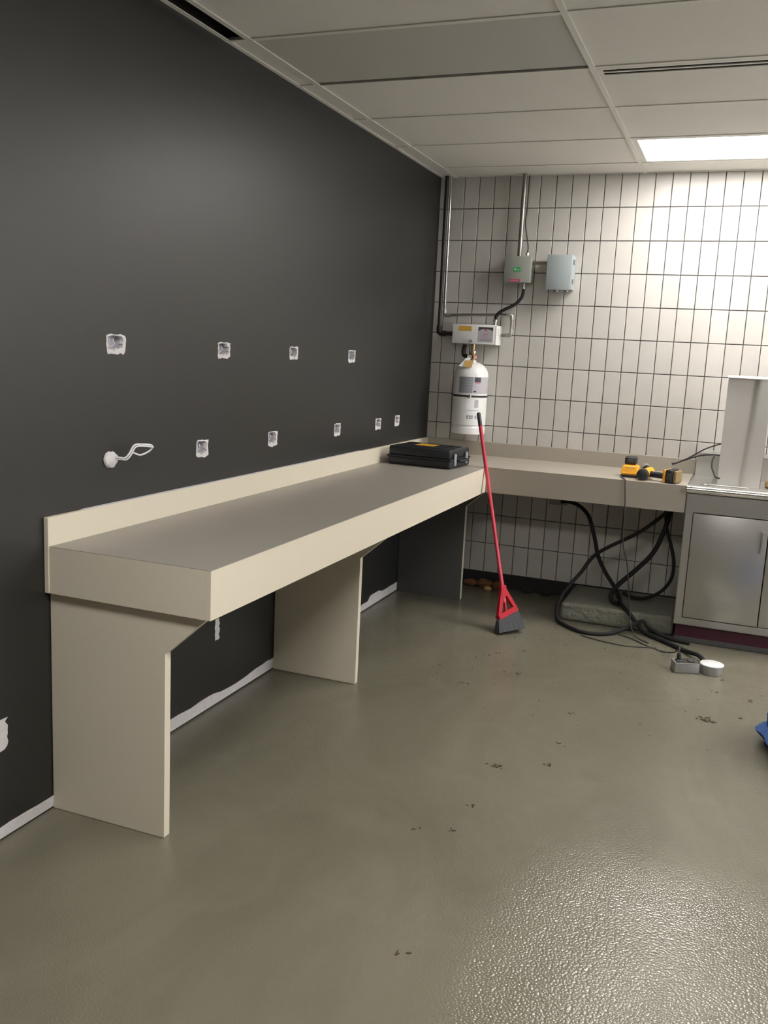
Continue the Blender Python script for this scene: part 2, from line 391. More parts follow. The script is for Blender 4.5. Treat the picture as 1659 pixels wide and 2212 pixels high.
# ------------------------------------------------------------------ outlet boxes in the dark wall
LB = ['largest open outlet box in charcoal wall, leftmost of the upper row', 'open outlet box in charcoal wall, second from left in the upper row',
      'open outlet box in charcoal wall, third from left in the upper row', 'open outlet box in charcoal wall, rightmost of the upper row',
      'open outlet box in charcoal wall, lower row, next to the plastered knob with wires', 'open outlet box in lower row, below the third upper outlet box',
      'open outlet box in lower row, below the rightmost upper outlet box', 'open outlet box in lower row, second from the room corner',
      'open outlet box in lower row, nearest the room corner above the black case']
for n, (cy, cz, hy, hz) in enumerate(CUTS):
    t = thing('outlet_box', (0, cy, cz-hz), LB[n], 'outlet box', 'open outlet boxes in the charcoal wall')
    e = .0015; d = -.034
    b = B(); y0, y1, z0, z1 = cy-hy+e, cy+hy-e, cz-hz+e, cz+hz-e
    b.box(d, d+.002, y0, y1, z0, z1).box(d+.002, -.004, y0, y0+.002, z0, z1).box(d+.002, -.004, y1-.002, y1, z0, z1)
    b.box(d+.002, -.004, y0+.002, y1-.002, z0, z0+.002).box(d+.002, -.004, y0+.002, y1-.002, z1-.002, z1)
    b.build('metal_box', 'boxmet', t, smooth=False)
    # chipped plaster rim, heavier below and at the far side
    rg = random.Random(n*11+5); K = 28; inn = []; out = []
    for k in range(K):
        a = 2*math.pi*k/K; ca, sa = math.cos(a), math.sin(a); s = 1/max(abs(ca), abs(sa))
        gy, gz = ca*s, sa*s
        grow = .001+.004*rg.random()**2+(.006*rg.random()+.002 if gy > .8 else 0)+(.007*rg.random()+.002 if gz < -.8 else 0)
        lip = .001+.003*rg.random()**2+(.012*rg.random() if gz < -.7 or gy > .7 else 0)
        out.append((cy+gy*hy+(grow if gy > 0 else -grow)*abs(gy), cz+gz*hz+(grow if gz > 0 else -grow)*abs(gz)))
        inn.append((cy+gy*(hy-lip), cz+gz*(hz-lip)))
    b = B(); vi = [b.bm.verts.new((.0035*rg.uniform(.5, 1), *q)) for q in inn]; vo = [b.bm.verts.new((.0008, *q)) for q in out]
    vb = [b.bm.verts.new((-.012, *q)) for q in inn]
    for k in range(K):
        k2 = (k+1) % K
        b.bm.faces.new((vi[k], vi[k2], vo[k2], vo[k])); b.bm.faces.new((vb[k], vb[k2], vi[k2], vi[k]))
    b.build('plaster_rim', 'plaster', t, smooth=False)
    # coiled wire tails inside
    b = B()
    for q in range(2):
        yy = cy+(-.4+.7*q)*hy*.7
        b.tube(smooth_path([(-.031, yy, cz-hz*.5), (-.02, yy+.008, cz-hz*.1), (-.012, yy-.006, cz+hz*.3), (-.02, yy+.004, cz+hz*.55)], 4), .0022, 6)
    b.build('wire_tail', 'whitelab', t)

# plastered round box with a loop of loose wire
t = thing('plastered_outlet', (0, -3.45, 1.134), 'round plastered outlet with white wire loop sticking out of charcoal wall', 'outlet box')
b = B(); K = 22; rg = random.Random(9)
for rr, xx in ((1., .0005), (.85, .010), (.5, .016), (.0, .018)):
    b.lathe((0, 0), [(0, 0)]) if False else None
rings = []
for rr, xx in ((1., .0005), (.9, .009), (.6, .015), (.3, .018)):
    rings.append([b.bm.verts.new((xx+rg.uniform(0, .002), -3.446+rr*(.037+rg.uniform(-.003, .003))*math.cos(2*math.pi*k/K), 1.163+rr*(.029+rg.uniform(-.003, .003))*math.sin(2*math.pi*k/K))) for k in range(K)])
for a, c in zip(rings, rings[1:]):
    for k in range(K): b.bm.faces.new((a[k], a[(k+1) % K], c[(k+1) % K], c[k]))
b.bm.faces.new(rings[-1]); b.build('plaster_cap', 'plaster', t)
W0 = [(.012, -3.44, 1.168), (.03, -3.437, 1.172), (.05, -3.428, 1.171), (.058, -3.413, 1.186), (.06, -3.388, 1.213), (.066, -3.35, 1.214), (.07, -3.298, 1.206),
      (.064, -3.303, 1.188), (.055, -3.345, 1.175), (.05, -3.385, 1.187)]
B().tube(smooth_path(W0), .0032, 8).build('loose_wire', 'whitelab', t)
B().tube([Vector(q)+Vector((.004, .003, -.006)) for q in smooth_path(W0[:7])], .0026, 8).build('loose_wire', 'whitelab', t)

def smear(name, cy, cz, hy, hz, label, seed):
    rg = random.Random(seed); b = B(); n = 9; L_, R_ = [], []
    for k in range(n):
        z = cz-hz+2*hz*k/(n-1)
        L_.append((cy-hy*rg.uniform(.7, 1.1), z+rg.uniform(-.004, .004))); R_.append((cy+hy*rg.uniform(.6, 1.1), z+rg.uniform(-.004, .004)))
    b.prism(L_[::-1]+R_, 'x', .0002, .002)
    return tag(b.build(name, 'plaster', smooth=False), label, 'plaster patch')
smear('plaster_patch', -2.722, .348, .02, .048, 'white plaster smear on charcoal wall under the long counter', 21)
smear('plaster_patch', -3.985, .346, .035, .052, 'white plaster smear on charcoal wall at left edge beside counter end', 22)

# ------------------------------------------------------------------ long counter on the dark wall
XF, YE, YC, ZT, ZB, BS = .62, -3.772, -.652, .915, .760, 1.008
t = thing('wall_counter', (.31, (YE+YC)/2, 0), 'long beige laminate counter with grey top along charcoal wall', 'counter')
B().box(.0195, XF-.0003, YE+.0003, YC+.0003, ZT-.002, ZT, .0004, 1).build('countertop', 'lamtop', t)
B().box(XF-.018, XF, YE, YC-.0005, ZB, ZT-.0020).build('front_apron', 'lam', t)
B().box(.0195, XF-.0185, YE, YE+.018, ZB, ZT-.0020).build('end_apron', 'lam', t)
B().box(.0015, .019, YE-.004, -.0015, ZB, BS, .0015, 1).build('backsplash', 'lam', t)
def panel(y, th=.030, m='lam'):
    return B().prism([(.004, .002), (.447, .002), (.447, .622), (.600, ZB-.0005), (.004, ZB-.0005)], 'y', y, y+th).build('support_panel', m, t, smooth=False)
panel(-3.752); panel(-2.196); pn = panel(-.455, m='darkface')  # far panel's face is toned darker than the other two
B().prism([(.4473, .002), (.4495, .002), (.4495, .620), (.6015, ZB-.0007), (.6003, ZB-.0007), (.4473, .6222)], 'y', -.455, -.425).build('edge_band', 'lam', pn, smooth=False)
B().prism([(-3.60, .0), (-1.20, .0), (-1.2, .002), (-3.6, .002)], 'x', .002, .019).xf(Matrix.Translation((0, 0, BS))).build('caulk_bead', 'plaster', t, smooth=False)

t = thing('wall_counter', (1.2, -.32, 0), 'short beige laminate counter along tiled wall beside stainless cabinet', 'counter')
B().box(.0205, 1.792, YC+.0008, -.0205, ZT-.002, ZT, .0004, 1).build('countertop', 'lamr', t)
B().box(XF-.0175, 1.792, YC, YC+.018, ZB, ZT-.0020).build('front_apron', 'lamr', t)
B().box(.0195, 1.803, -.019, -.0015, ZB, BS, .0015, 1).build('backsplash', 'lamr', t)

# ------------------------------------------------------------------ stainless cabinet, its sink top and the upright housing
CX0, CX1, CF = 1.797, 3.0, -.655
t = thing('steel_cabinet', ((CX0+CX1)/2, -.33, 0), 'stainless steel base cabinet with maroon kick base beside short counter', 'cabinet')
b = B()
b.box(CX0, CX0+.002, CF, -.03, .108, .873).box(CX1-.002, CX1, CF, -.03, .108, .873).box(CX0+.002, CX1-.002, -.032, -.03, .108, .873)
b.box(CX0+.002, CX1-.002, CF+.002, -.032, .108, .112)
b.build('carcass', 'steel', t, smooth=False)
b = B(); q = .042
b.box(CX0+.0022, CX1-.0022, CF-.002, CF+.018, .768, .873, .001, 1).box(CX0+.0022, CX1-.0022, CF-.002, CF+.018, .113, .150, .001, 1)
b.box(CX0+.0022, CX0+q, CF-.002, CF+.018, .1505, .7675, .001, 1).box(CX1-q, CX1-.0022, CF-.002, CF+.018, .1505, .7675, .001, 1)
b.build('face_frame', 'steel', t)
DX = [(CX0+q+.004, 2.243), (2.249, 2.60), (2.606, CX1-q-.004)]
for k, (a, c) in enumerate(DX):
    d = B().box(a, c, CF-.004+.003*k, CF+.012, .155, .763, .002, 2).build('door', 'steel', t)
    hx = c-.028 if k == 0 else a+.03
    B().box(hx-.009, hx+.009, CF-.020, CF-.006, .690, .702, .003, 2).box(hx-.005, hx+.005, CF-.014, CF-.0045, .575, .690, .002, 1).build('handle', 'chrome', d)
B().box(CX0+.012, CX1-.012, CF+.030, -.05, .012, .107).build('kick_base', 'maroon', t, smooth=False)
B().box(CX0+.008, CX1-.008, CF+.024, CF+.0295, .003, .030).build('kick_trim', 'kicktrim', t, smooth=False)

t = thing('sink_top', ((CX0+CX1)/2, -.33, .874), 'stainless worktop with rolled front edge and upstand on the cabinet', 'worktop')
b = B()
b.box(CX0-.003, CX1+.003, CF+.004, -.055, .902, .914)
b.build('deck', 'steel', t, smooth=False)
pts = [(CF-.002, .876), (CF-.014, .884), (CF-.018, .898), (CF-.014, .912), (CF-.004, .9195), (CF+.008, .919), (CF+.014, .9145), (CF+.0045, .9), (CF+.0045, .876)]
B().prism(pts, 'x', CX0-.004, CX1+.003).build('rolled_edge', 'chrome', t, ang=50)
B().prism([(-.055, .9145), (-.048, .9145), (-.048, 1.050), (-.004, 1.066), (-.004, 1.074), (-.055, 1.055)], 'x', CX0+.008, CX1+.003).build('upstand', 'steel', t, smooth=False)

# upright sheet metal housing
t = thing('metal_housing', (2.06, -.36, .9146), 'upright stainless sheet metal housing standing on the worktop', 'metal housing')
x0, x1, y0, y1, z0, z1 = 1.945, 2.178, -.465, -.22, .9148, 1.528
b = B()
NX = 28; lo = []; 
prof = []
for k in range(NX+1):
    s = k/NX; q = min(max((s-.60)/.16, 0), 1); prof.append((x0+(x1-x0)*s, y0-.020*q*q*(3-2*q)))
def ring(z, prof, bow): return [(a, c+bow*0) for a, c in prof]
v = []
rows = 10
for rI in range(rows+1):
    z = z0+(z1-z0)*rI/rows; wgt = .35+.65*(rI/rows)
    v.append([b.bm.verts.new((a-.035*(1-rI/rows)*math.exp(-(((a-x0)/(x1-x0)-.70)/.2)**2), y0+(c-y0)*wgt, z)) for a, c in prof])
for a, c in zip(v, v[1:]):
    for k in range(NX): b.bm.faces.new((a[k], a[k+1], c[k+1], c[k]))
b.build('front_sheet', 'sheet', t, ang=60)
B().box(x0, x0+.0015, y0+.001, y1, z0, z1).build('side_sheet', 'sheet', t, smooth=False)
B().box(x1-.0015, x1, y0+.001, y1, z0, z1).build('side_sheet', 'sheet', t, smooth=False)
B().box(x0+.0016, x1-.0016, y1-.0015, y1, z0, z1).build('back_sheet', 'sheet', t, smooth=False)
B().prism([(y0-.022, z1+.0003), (y1+.002, z1+.0003), (y1+.002, z1+.015), (y0-.004, z1+.015), (y0-.022, z1+.004)], 'x', x0-.003, x1+.003).build('top_lip', 'sheet', t, smooth=False)
b = B().prism([(1.915, .9150), (1.944, .9150), (1.944, .962), (1.925, .955)], 'y', -.43, -.40); b.build('bent_flap', 'steel', t, smooth=False)
B().box(1.905, 2.12, -.520, -.472, .9150, .9185, .001, 1).build('base_flange', 'galv', t)
tag(B().box(1.862, 1.905, -.560, -.543, .9148, .924, .003, 2).build('steel_latch', 'chrome'), 'small bright steel latch lying on the worktop edge', 'latch')
tag(B().box(2.205, 2.245, -.40, -.36, .9148, .955, .006, 2).box(2.215, 2.235, -.43, -.40, .92, .94, .004, 1).build('brass_fitting', 'brass'), 'small brass fitting on the worktop right of the metal housing', 'fitting')

def cable(name, pts, rad, m, label, cat='cable', group=None, seg=10):
    return tag(B().tube(smooth_path(pts), rad, seg).build(name, m), label, cat, group)
cable('power_cable', [(1.66, -.052, .975), (1.69, -.07, .982), (1.766, -.12, 1.028), (1.857, -.18, 1.094), (1.935, -.23, 1.132), (1.944, -.24, 1.133)], .0042, 'cordgrey', 'upper thin dark cord rising from short counter to the metal housing', group='cords at the metal housing')
cable('power_cable', [(1.665, -.040, .966), (1.74, -.10, 1.007), (1.82, -.15, 1.044), (1.896, -.20, 1.062), (1.944, -.245, 1.066)], .0045, 'cordgrey', 'lower thin dark cord running from short counter to the metal housing', group='cords at the metal housing')
cable('power_cable', [(1.910, -.235, 1.055), (1.903, -.28, 1.035), (1.905, -.33, 1.0), (1.920, -.395, .975), (1.930, -.455, .962), (1.940, -.482, .957), (1.958, -.488, .955)], .005, 'blackpipe', 'short dark cord looping down beside the metal housing', group='cords at the metal housing')

# ------------------------------------------------------------------ piping in the corner
def pipe_path(pts, rad=.02, n=5):
    P = [Vector(q) for q in pts]; out = [P[0]]
    for i in range(1, len(P)-1):
        a = (P[i-1]-P[i]).normalized(); c = (P[i+1]-P[i]).normalized()
        A = P[i]+a*rad; C = P[i]+c*rad
        for k in range(n+1):
            s = k/n; out.append(A*(1-s)**2+P[i]*2*s*(1-s)+C*s*s)
    out.append(P[-1]); return out
t = thing('black_pipe', (.066, -.05, 1.72), 'black iron pipe down the room corner into the white control box', 'pipe')
B().tube(pipe_path([(.060, -.05, CZ-.002), (.066, -.05, 1.722), (.176, -.05, 1.722)], .022), .0135, 14).build('pipe', 'blackpipe', t)
B().tube(pipe_path([(.066, -.05, 1.772), (.066, -.05, 1.722), (.112, -.05, 1.722)], .022), .019, 14).build('elbow', 'blackpipe', t)
t = thing('steel_conduit', (.10, -.055, 1.7), 'thin steel conduit beside black pipe, looping above and right of the white control box', 'pipe')
B().tube([(.0875, -.046, CZ-.002), (.0955, -.046, 1.865)], .0065, 12).build('tube', 'chrome', t)
B().tube(pipe_path([(.0955, -.046, 1.885), (.0955, -.046, 1.845), (.140, -.046, 1.845)], .02), .0135, 12).build('elbow', 'galv', t)
B().tube([(.12, -.046, 1.845), (.54, -.046, 1.858)], .0095, 12).build('tube', 'steelpipe', t)
B().tube(pipe_path([(.525, -.046, 1.858), (.562, -.046, 1.859), (.562, -.046, 1.828)], .018), .0135, 12).build('elbow', 'galv', t)
B().tube([(.562, -.046, 1.83), (.562, -.046, 1.745)], .0085, 12).build('tube', 'steelpipe', t)
B().tube(pipe_path([(.562, -.046, 1.765), (.562, -.046, 1.727), (.525, -.046, 1.725)], .018), .0135, 12).build('elbow', 'galv', t)
B().tube([(.53, -.046, 1.725), (.498, -.046, 1.724)], .0105, 12).build('tube', 'steelpipe', t)

# white control box
t = thing('control_box', (.33, -.07, 1.66), 'white fire suppression control box with yellow sticker on tiled wall', 'control box')
BX0, BX1, BY, BZ0, BZ1 = .187, .476, -.135, 1.660, 1.786
B().box(BX0, BX1, BY, -.002, BZ0, BZ1, .003, 2).build('cover', 'white', t)
B().box(BX1+.0005, BX1+.012, BY+.002, -.002, BZ0-.002, BZ1-.002, .002, 1).box(BX1+.0125, BX1+.020, BY+.035, BY+.055, BZ0+.06, BZ1-.02, .002, 1).build('side_flange', 'white', t)
s = B().box(.229, .318, BY-.0012, BY-.0001, 1.742, 1.774).build('yellow_sticker', 'yellab', t, smooth=False)
B().box(.238, .309, BY-.0016, BY-.0013, 1.764, 1.768).box(.238, .300, BY-.0016, BY-.0013, 1.755, 1.758).box(.238, .309, BY-.0016, BY-.0013, 1.747, 1.750).build('print', 'tan', s, smooth=False)
s = B().box(.364, .466, BY-.0012, BY-.0001, 1.673, 1.771).build('rating_label', 'ltgrey', t, smooth=False)
arc = [(.366, 1.769), (.464, 1.769), (.464, 1.741)]+[(.415+.049*math.cos(a), 1.741+.017*math.sin(a)) for a in [math.pi*k/10 for k in range(11)]]+[(.366, 1.741)]
B().prism(arc, 'y', BY-.0017, BY-.0013).build('dark_header', 'dark', s, smooth=False)
pk = B().box(.405, .425, BY-.0022, BY-.0018, 1.748, 1.756)
pk.build('red_mark', 'redink', s, smooth=False)
B().box(.395, .432, BY-.0017, BY-.0013, 1.722, 1.727).box(.400, .420, BY-.0017, BY-.0013, 1.713, 1.717).box(.390, .436, BY-.0017, BY-.0013, 1.704, 1.707).build('pink_print', 'pinkink', s, smooth=False)
B().box(.378, .455, BY-.0017, BY-.0013, 1.690, 1.693).box(.378, .455, BY-.0017, BY-.0013, 1.683, 1.686).build('print', 'greylab', s, smooth=False)
B().cyl((.322, BY-.0002, 1.677), (.322, BY-.016, 1.677), .0105, .009, 18).build('lock', 'galv', t)
B().lathe((.458, -.075), [(.014, BZ1), (.014, BZ1+.012), (.010, BZ1+.013), (.010, BZ1+.02), (.016, BZ1+.022), (.016, BZ1+.036), (.008, BZ1+.042)], 16).build('cable_gland', 'chrome', t)

# tank
t = thing('suppression_tank', (.337, -.137, 1.066), 'white fire suppression cylinder hanging on tiled wall below control box', 'tank')
TC = (.337, -.135); TR = .1135
prof = [(.10, 1.068), (.112, 1.070), (.1125, 1.112), (.108, 1.116), (.106, 1.122), (TR, 1.130), (TR, 1.455), (.109, 1.478), (.096, 1.503), (.075, 1.523), (.048, 1.536), (.026, 1.541), (.026, 1.552), (.0, 1.552)]
B().lathe(TC, prof, 40).build('cylinder', 'white', t)
def wrap(name, a0, a1, z0, z1, m, par, dr=.0008, seg=14):
    b = B(); b.lathe(TC, [(TR+dr, z0), (TR+dr, z1)], seg, a0, a1); return b.build(name, m, par)
# angles: -90 deg faces the room
s = wrap('label', R(-116), R(6), 1.338, 1.446, 'ltgrey', t, .0009, 24)
wrap('text_panel', R(-115), R(-68), 1.341, 1.443, 'greylab', s, .0014)
for z in (1.425, 1.410, 1.395, 1.372, 1.358): wrap('text_line', R(-92), R(-71), z, z+.0025, 'ltgrey', s, .0018, 6)
wrap('dark_emblem', R(-62), R(-40), 1.412, 1.443, 'dark', s, .0014)
wrap('red_emblem', R(-60), R(-42), 1.402, 1.411, 'pinkink', s, .0014)
wrap('round_mark', R(-64), R(-55), 1.347, 1.355, 'dark', s, .0014)
B().lathe(TC, [(TR+.0006, 1.313), (TR+.003, 1.314), (TR+.003, 1.325), (TR+.0006, 1.326)], 36).build('strap', 'blackpipe', t)
B().box(.355, .377, TC[1]-TR-.007, TC[1]-TR-.0035, 1.308, 1.330, .002, 1).build('strap_buckle', 'chrome', t)
s = wrap('white_label', R(-88), R(-40), 1.228, 1.306, 'whitelab', t, .0009)
wrap('ruled_line', R(-88), R(-40), 1.2265, 1.2285, 'greylab', s, .0013)
wrap('small_print', R(-58), R(-44), 1.245, 1.298, 'ltgrey', s, .0013)
for a in (-82, -54):
    s = wrap('black_symbol', R(a), R(a+21), 1.172, 1.194, 'greylab', t, .0009)
    wrap('symbol_bar', R(a+5), R(a+8), 1.176, 1.190, 'whitelab', s, .0014, 3); wrap('symbol_bar', R(a+13), R(a+17), 1.179, 1.186, 'whitelab', s, .0014, 3)
VC = (.337, -.135)
B().lathe(VC, [(.020, 1.552), (.020, 1.565), (.014, 1.567), (.014, 1.590), (.024, 1.592), (.024, 1.606), (.013, 1.608), (.013, 1.6595)], 18).build('valve', 'brass', t)
B().lathe(VC, [(.0245, 1.600), (.0265, 1.602), (.0265, 1.612), (.018, 1.618)], 18).build('valve_nut', 'chrome', t)
B().tube([(.337, -.135, 1.580), (.303, -.150, 1.578)], .011, 12).build('side_port', 'chrome', t)
B().tube([(.345, -.140, 1.572), (.365, -.170, 1.572)], .013, 12).build('gauge', 'copper', t)
B().tube(smooth_path([(.300, -.14, 1.578), (.275, -.13, 1.585), (.268, -.12, 1.62), (.276, -.115, 1.652)], 5), .014, 12).build('hose', 'rubber', t)
tg = thing('paper_tag', (.322, -.20, 1.497), 'tan and white inspection tags tied to the tank valve', 'tag')
mt = Matrix.Translation((.330, -.176, 1.572)) @ Matrix.Rotation(R(-42), 4, 'X')
B().prism([(-.045, -.088), (.012, -.094), (.010, -.006), (-.006, -.002), (-.020, -.010)], 'y', -.0006, .0006).xf(mt @ Matrix.Rotation(R(8), 4, 'Y')).build('white_tag', 'whitelab', tg, smooth=False)
B().box(-.024, .034, -.0046, -.0032, -.090, -.034).xf(mt).build('tan_tag', 'tan', tg, smooth=False)
B().tube([(.3355, -.168, 1.565), (.3345, -.158, 1.580)], .0015, 6).build('string', 'whitelab', tg)

# electrical boxes
t = thing('junction_enclosure', (.59, -.06, 2.062), 'small grey electrical box with green and red stickers on tiled wall', 'electrical box')
B().box(.511, .676, -.115, -.002, 2.064, 2.221, .004, 2).build('body', 'ebox', t)
B().box(.507, .680, -.128, -.1155, 2.060, 2.225, .003, 2).build('cover', 'ebox', t)
s = B().box(.568, .616, -.1292, -.1282, 2.130, 2.156).build('green_sticker', 'greenlab', t, smooth=False)
B().box(.575, .588, -.1297, -.1293, 2.146, 2.150).box(.575, .583, -.1297, -.1293, 2.136, 2.143).box(.592, .608, -.1297, -.1293, 2.137, 2.140).build('print', 'whitelab', s, smooth=False)
s = B().box(.548, .618, -.1292, -.1282, 2.064, 2.082).build('red_sticker', 'redink', t, smooth=False)
for k in range(6): B().box(.553+k*.010, .559+k*.010, -.1297, -.1293, 2.069, 2.077).build('letter', 'pinkink', s, smooth=False)
B().tube([(.584, -.055, 2.2215), (.584, -.055, CZ-.002)], .0145, 16).build('conduit', 'steelpipe', t)
B().lathe((.637, -.055), [(.011, 2.2212), (.011, 2.229), (.007, 2.231), (.007, 2.236), (.012, 2.239), (.012, 2.253), (.006, 2.257)], 14).build('cable_gland', 'chrome', t)
B().lathe((.628, -.060), [(.008, 2.022), (.012, 2.024), (.012, 2.036), (.008, 2.038), (.011, 2.040), (.011, 2.0595)], 14).build('cable_gland', 'chrome', t)
cable('thin_cable', [(.637, -.055, 2.2585), (.634, -.045, 2.30), (.610, -.034, 2.40), (.600, -.026, 2.46), (.604, -.020, 2.52), (.606, -.020, CZ-.004)], .004, 'cordgrey', 'thin grey cable dropping from ceiling into the small electrical box')
cable('flexible_conduit', [(.628, -.060, 2.0218), (.628, -.060, 2.00), (.617, -.062, 1.965), (.580, -.066, 1.925), (.520, -.072, 1.893), (.480, -.074, 1.868), (.462, -.075, 1.842), (.458, -.075, 1.829)], .0105, 'rubber', 'black flexible conduit curving from small electrical box to control box')
t = thing('electrical_enclosure', (.86, -.065, 2.02), 'larger blue grey electrical box with hinges on tiled wall', 'electrical box')
B().box(.788, .945, -.108, -.002, 2.024, 2.236, .004, 2).build('body', 'ebox2', t)
B().box(.783, .940, -.123, -.1085, 2.020, 2.238, .003, 2).build('door', 'ebox2', t)
for z in (2.075, 2.195):
    B().box(.9455, .958, -.105, -.080, z-.014, z+.014, .002, 1).build('latch', 'galv', t)
B().cyl((.838, -.05, 2.0238), (.838, -.05, 2.012), .016, None, 14).build('knockout_plug', 'galv', t)
B().cyl((.905, -.05, 2.0238), (.905, -.05, 2.014), .013, None, 14).build('knockout_plug', 'galv', t)
tag(B().cyl((.6765, -.055, 2.190), (.7875, -.055, 2.190), .0115, None, 14).build('conduit_nipple', 'steelpipe'), 'short steel conduit joining the two electrical boxes', 'pipe')

# ------------------------------------------------------------------ things on the counters
t = thing('tool_case', (.292, -.765, ZT), 'black hard plastic tool case with yellow sticker in counter corner', 'case')
Mc = Matrix.Translation((.286, -.775, ZT+.0005)) @ Matrix.Rotation(R(-4), 4, 'Z')
hw, hd = .205, .165
b = B().box(-hw, hw, -hd, hd, 0, .052, .014, 3); b.xf(Mc).build('lower_shell', 'black', t)
b = B().box(-hw+.004, hw-.004, -hd+.004, hd-.004, .0525, .112, .014, 3); b.xf(Mc).build('lid', 'black', t)
b = B()
for k in range(3):
    y0 = -.115+k*.09; b.box(-hw+.03, hw-.03, y0, y0+.045, .1125, .1155, .001, 1)
b.xf(Mc).build('lid_rib', 'black', t)
B().box(-.075, .045, -.06, .055, .1157, .1165).xf(Mc).build('yellow_sticker', 'yellab', t, smooth=False)
for y in (-.105, .085):
    B().box(hw+.0005, hw+.010, y-.016, y+.016, .018, .088, .003, 2).xf(Mc).build('latch', 'greylab', t)
B().tube(pipe_path([(hw+.0005, -.065, .050), (hw+.030, -.065, .046), (hw+.030, .045, .046), (hw+.0005, .045, .050)], .015), .008, 10).xf(Mc).build('handle', 'black', t)
b = B().box(-hw-.003, hw+.003, -hd-.003, hd+.003, .046, .058, .003, 1); b.xf(Mc).build('rim', 'black', t)

t = thing('battery_charger', (1.456, -.46, ZT), 'yellow and black battery charger on the short counter', 'charger')
B().box(1.404, 1.508, -.525, -.405, ZT+.0005, ZT+.016, .004, 2).build('base', 'black', t)
b = B(); zz0, zz1 = ZT+.0162, ZT+.072
vv = [(1.402, -.527, zz0), (1.510, -.527, zz0), (1.510, -.403, zz0), (1.402, -.403, zz0), (1.410, -.505, zz1), (1.502, -.505, zz1), (1.502, -.42, zz1), (1.410, -.42, zz1)]
b.add(vv, [(0, 3, 2, 1), (4, 5, 6, 7), (0, 1, 5, 4), (1, 2, 6, 5), (2, 3, 7, 6), (3, 0, 4, 7)])
bmesh.ops.bevel(b.bm, geom=b.bm.edges[:], offset=.008, segments=3, affect='EDGES')
b.build('housing', 'yellow', t)
b = B().box(1.428, 1.482, -.5195, -.5165, ZT+.056, ZT+.063, .001, 1); b.build('slot', 'tan', t)
t = thing('battery_pack', (1.455, -.435, ZT+.0725), 'black battery pack seated on the yellow charger', 'battery')
B().box(1.416, 1.484, -.475, -.388, ZT+.0725, ZT+.118, .009, 3).build('body', 'black', t)
B().box(1.432, 1.468, -.4775, -.4752, ZT+.088, ZT+.105, .001, 1).build('label', 'dark', t)
cable('charger_cord', [(1.408, -.53, .924), (1.416, -.565, .9195), (1.432, -.61, .9195), (1.444, -.648, .9195), (1.450, -.658, .912), (1.453, -.660, .87), (1.461, -.661, .79), (1.464, -.656, .70), (1.462, -.63, .60), (1.470, -.605, .51), (1.497, -.58, .41), (1.512, -.565, .31), (1.522, -.55, .22), (1.54, -.575, .150), (1.555, -.635, .06), (1.60, -.70, .008), (1.68, -.79, .006)], .0034, 'cordgrey', 'thin charger cord hanging down the front of the short counter')

t = thing('cordless_drill', (1.62, -.56, ZT), 'yellow and black cordless drill lying on its side on short counter', 'drill')
zc = ZT+.0345
B().tube([(1.536, -.615, zc), (1.536, -.61, zc), (1.537, -.565, zc), (1.537, -.56, zc)], [.024, .032, .034, .033], 20).build('motor_cap', 'black', t)
B().tube([(1.538, -.5595, zc), (1.550, -.535, zc), (1.566, -.47, zc+.006), (1.566, -.455, zc+.006)], [.031, .030, .030, .024], 20).build('housing', 'yellow', t)
B().tube([(1.552, -.4545, zc+.010), (1.545, -.43, zc+.012)], .027, 20).build('clutch_ring', 'black', t)
B().tube([(1.543, -.4295, zc+.014), (1.532, -.385, zc+.020), (1.528, -.365, zc+.020)], [.026, .026, .015], 20).build('chuck', 'galv', t)
B().tube([(1.567, -.530, zc), (1.60, -.545, zc), (1.64, -.560, zc), (1.6645, -.567, zc)], [.019, .018, .018, .020], 16).build('handle', 'black', t)
B().box(1.575, 1.592, -.52, -.508, zc-.012, zc+.012, .004, 2).build('trigger', 'dark', t)
Md = Matrix.Translation((1.665, -.567, ZT+.0005)) @ Matrix.Rotation(R(-16), 4, 'Z')
B().box(0, .016, -.058, .058, .0, .076, .006, 2).xf(Md).build('battery_collar', 'yellow', t)
b = B().box(.0165, .058, -.056, .056, .0, .080, .010, 3).xf(Md).build('battery', 'black', t)
B().box(.0585, .080, -.050, .050, .004, .074, .008, 3).xf(Md).build('battery_base', 'olive', t)
B().box(.026, .048, -.0585, -.0562, .022, .056, .001, 1).xf(Md).build('battery_label', 'dark', t)

# ------------------------------------------------------------------ broom
t = thing('broom', (.87, -.95, 0), 'red angled broom leaning against the inside corner of the counters', 'broom')
P0, P1 = Vector((.846, -.935, .215)), Vector((.531, -.600, 1.238))
P2 = P0.lerp(P1, .924)
B().tube([P0-(P1-P0)*.05, P2], .0115, 14).build('handle', 'redh', t)
B().tube([P2+(P1-P2)*.01, P1-(P1-P2)*.06, P1], [.0125, .0125, .009], 14).build('grip', 'black', t)
ax = (P1-P0).normalized(); side = Vector((.52, .78, .33)); side = (side-ax*side.dot(ax)).normalized(); dp = ax.cross(side).normalized()
def brf(poly, d):
    b = B(); n = len(poly)
    vs_ = [P0+side*a+ax*c-dp*d for a, c in poly]+[P0+side*a+ax*c+dp*d for a, c in poly]
    b.add(vs_, [tuple(range(n)), tuple(range(2*n-1, n-1, -1))]+[(i, (i+1) % n, n+(i+1) % n, n+i) for i in range(n)]); return b
def bar(a, c, wd, d): 
    a = Vector(a); c = Vector(c); q = (c-a).normalized(); nn = Vector((-q.y, q.x))*wd/2
    return brf([tuple(a+nn), tuple(c+nn), tuple(c-nn), tuple(a-nn)], d)
def joinb(bs):
    out = B()
    for q in bs:
        me = bpy.data.meshes.new('tmp'); q.bm.to_mesh(me); out.bm.from_mesh(me); q.bm.free(); bpy.data.meshes.remove(me)
    return out
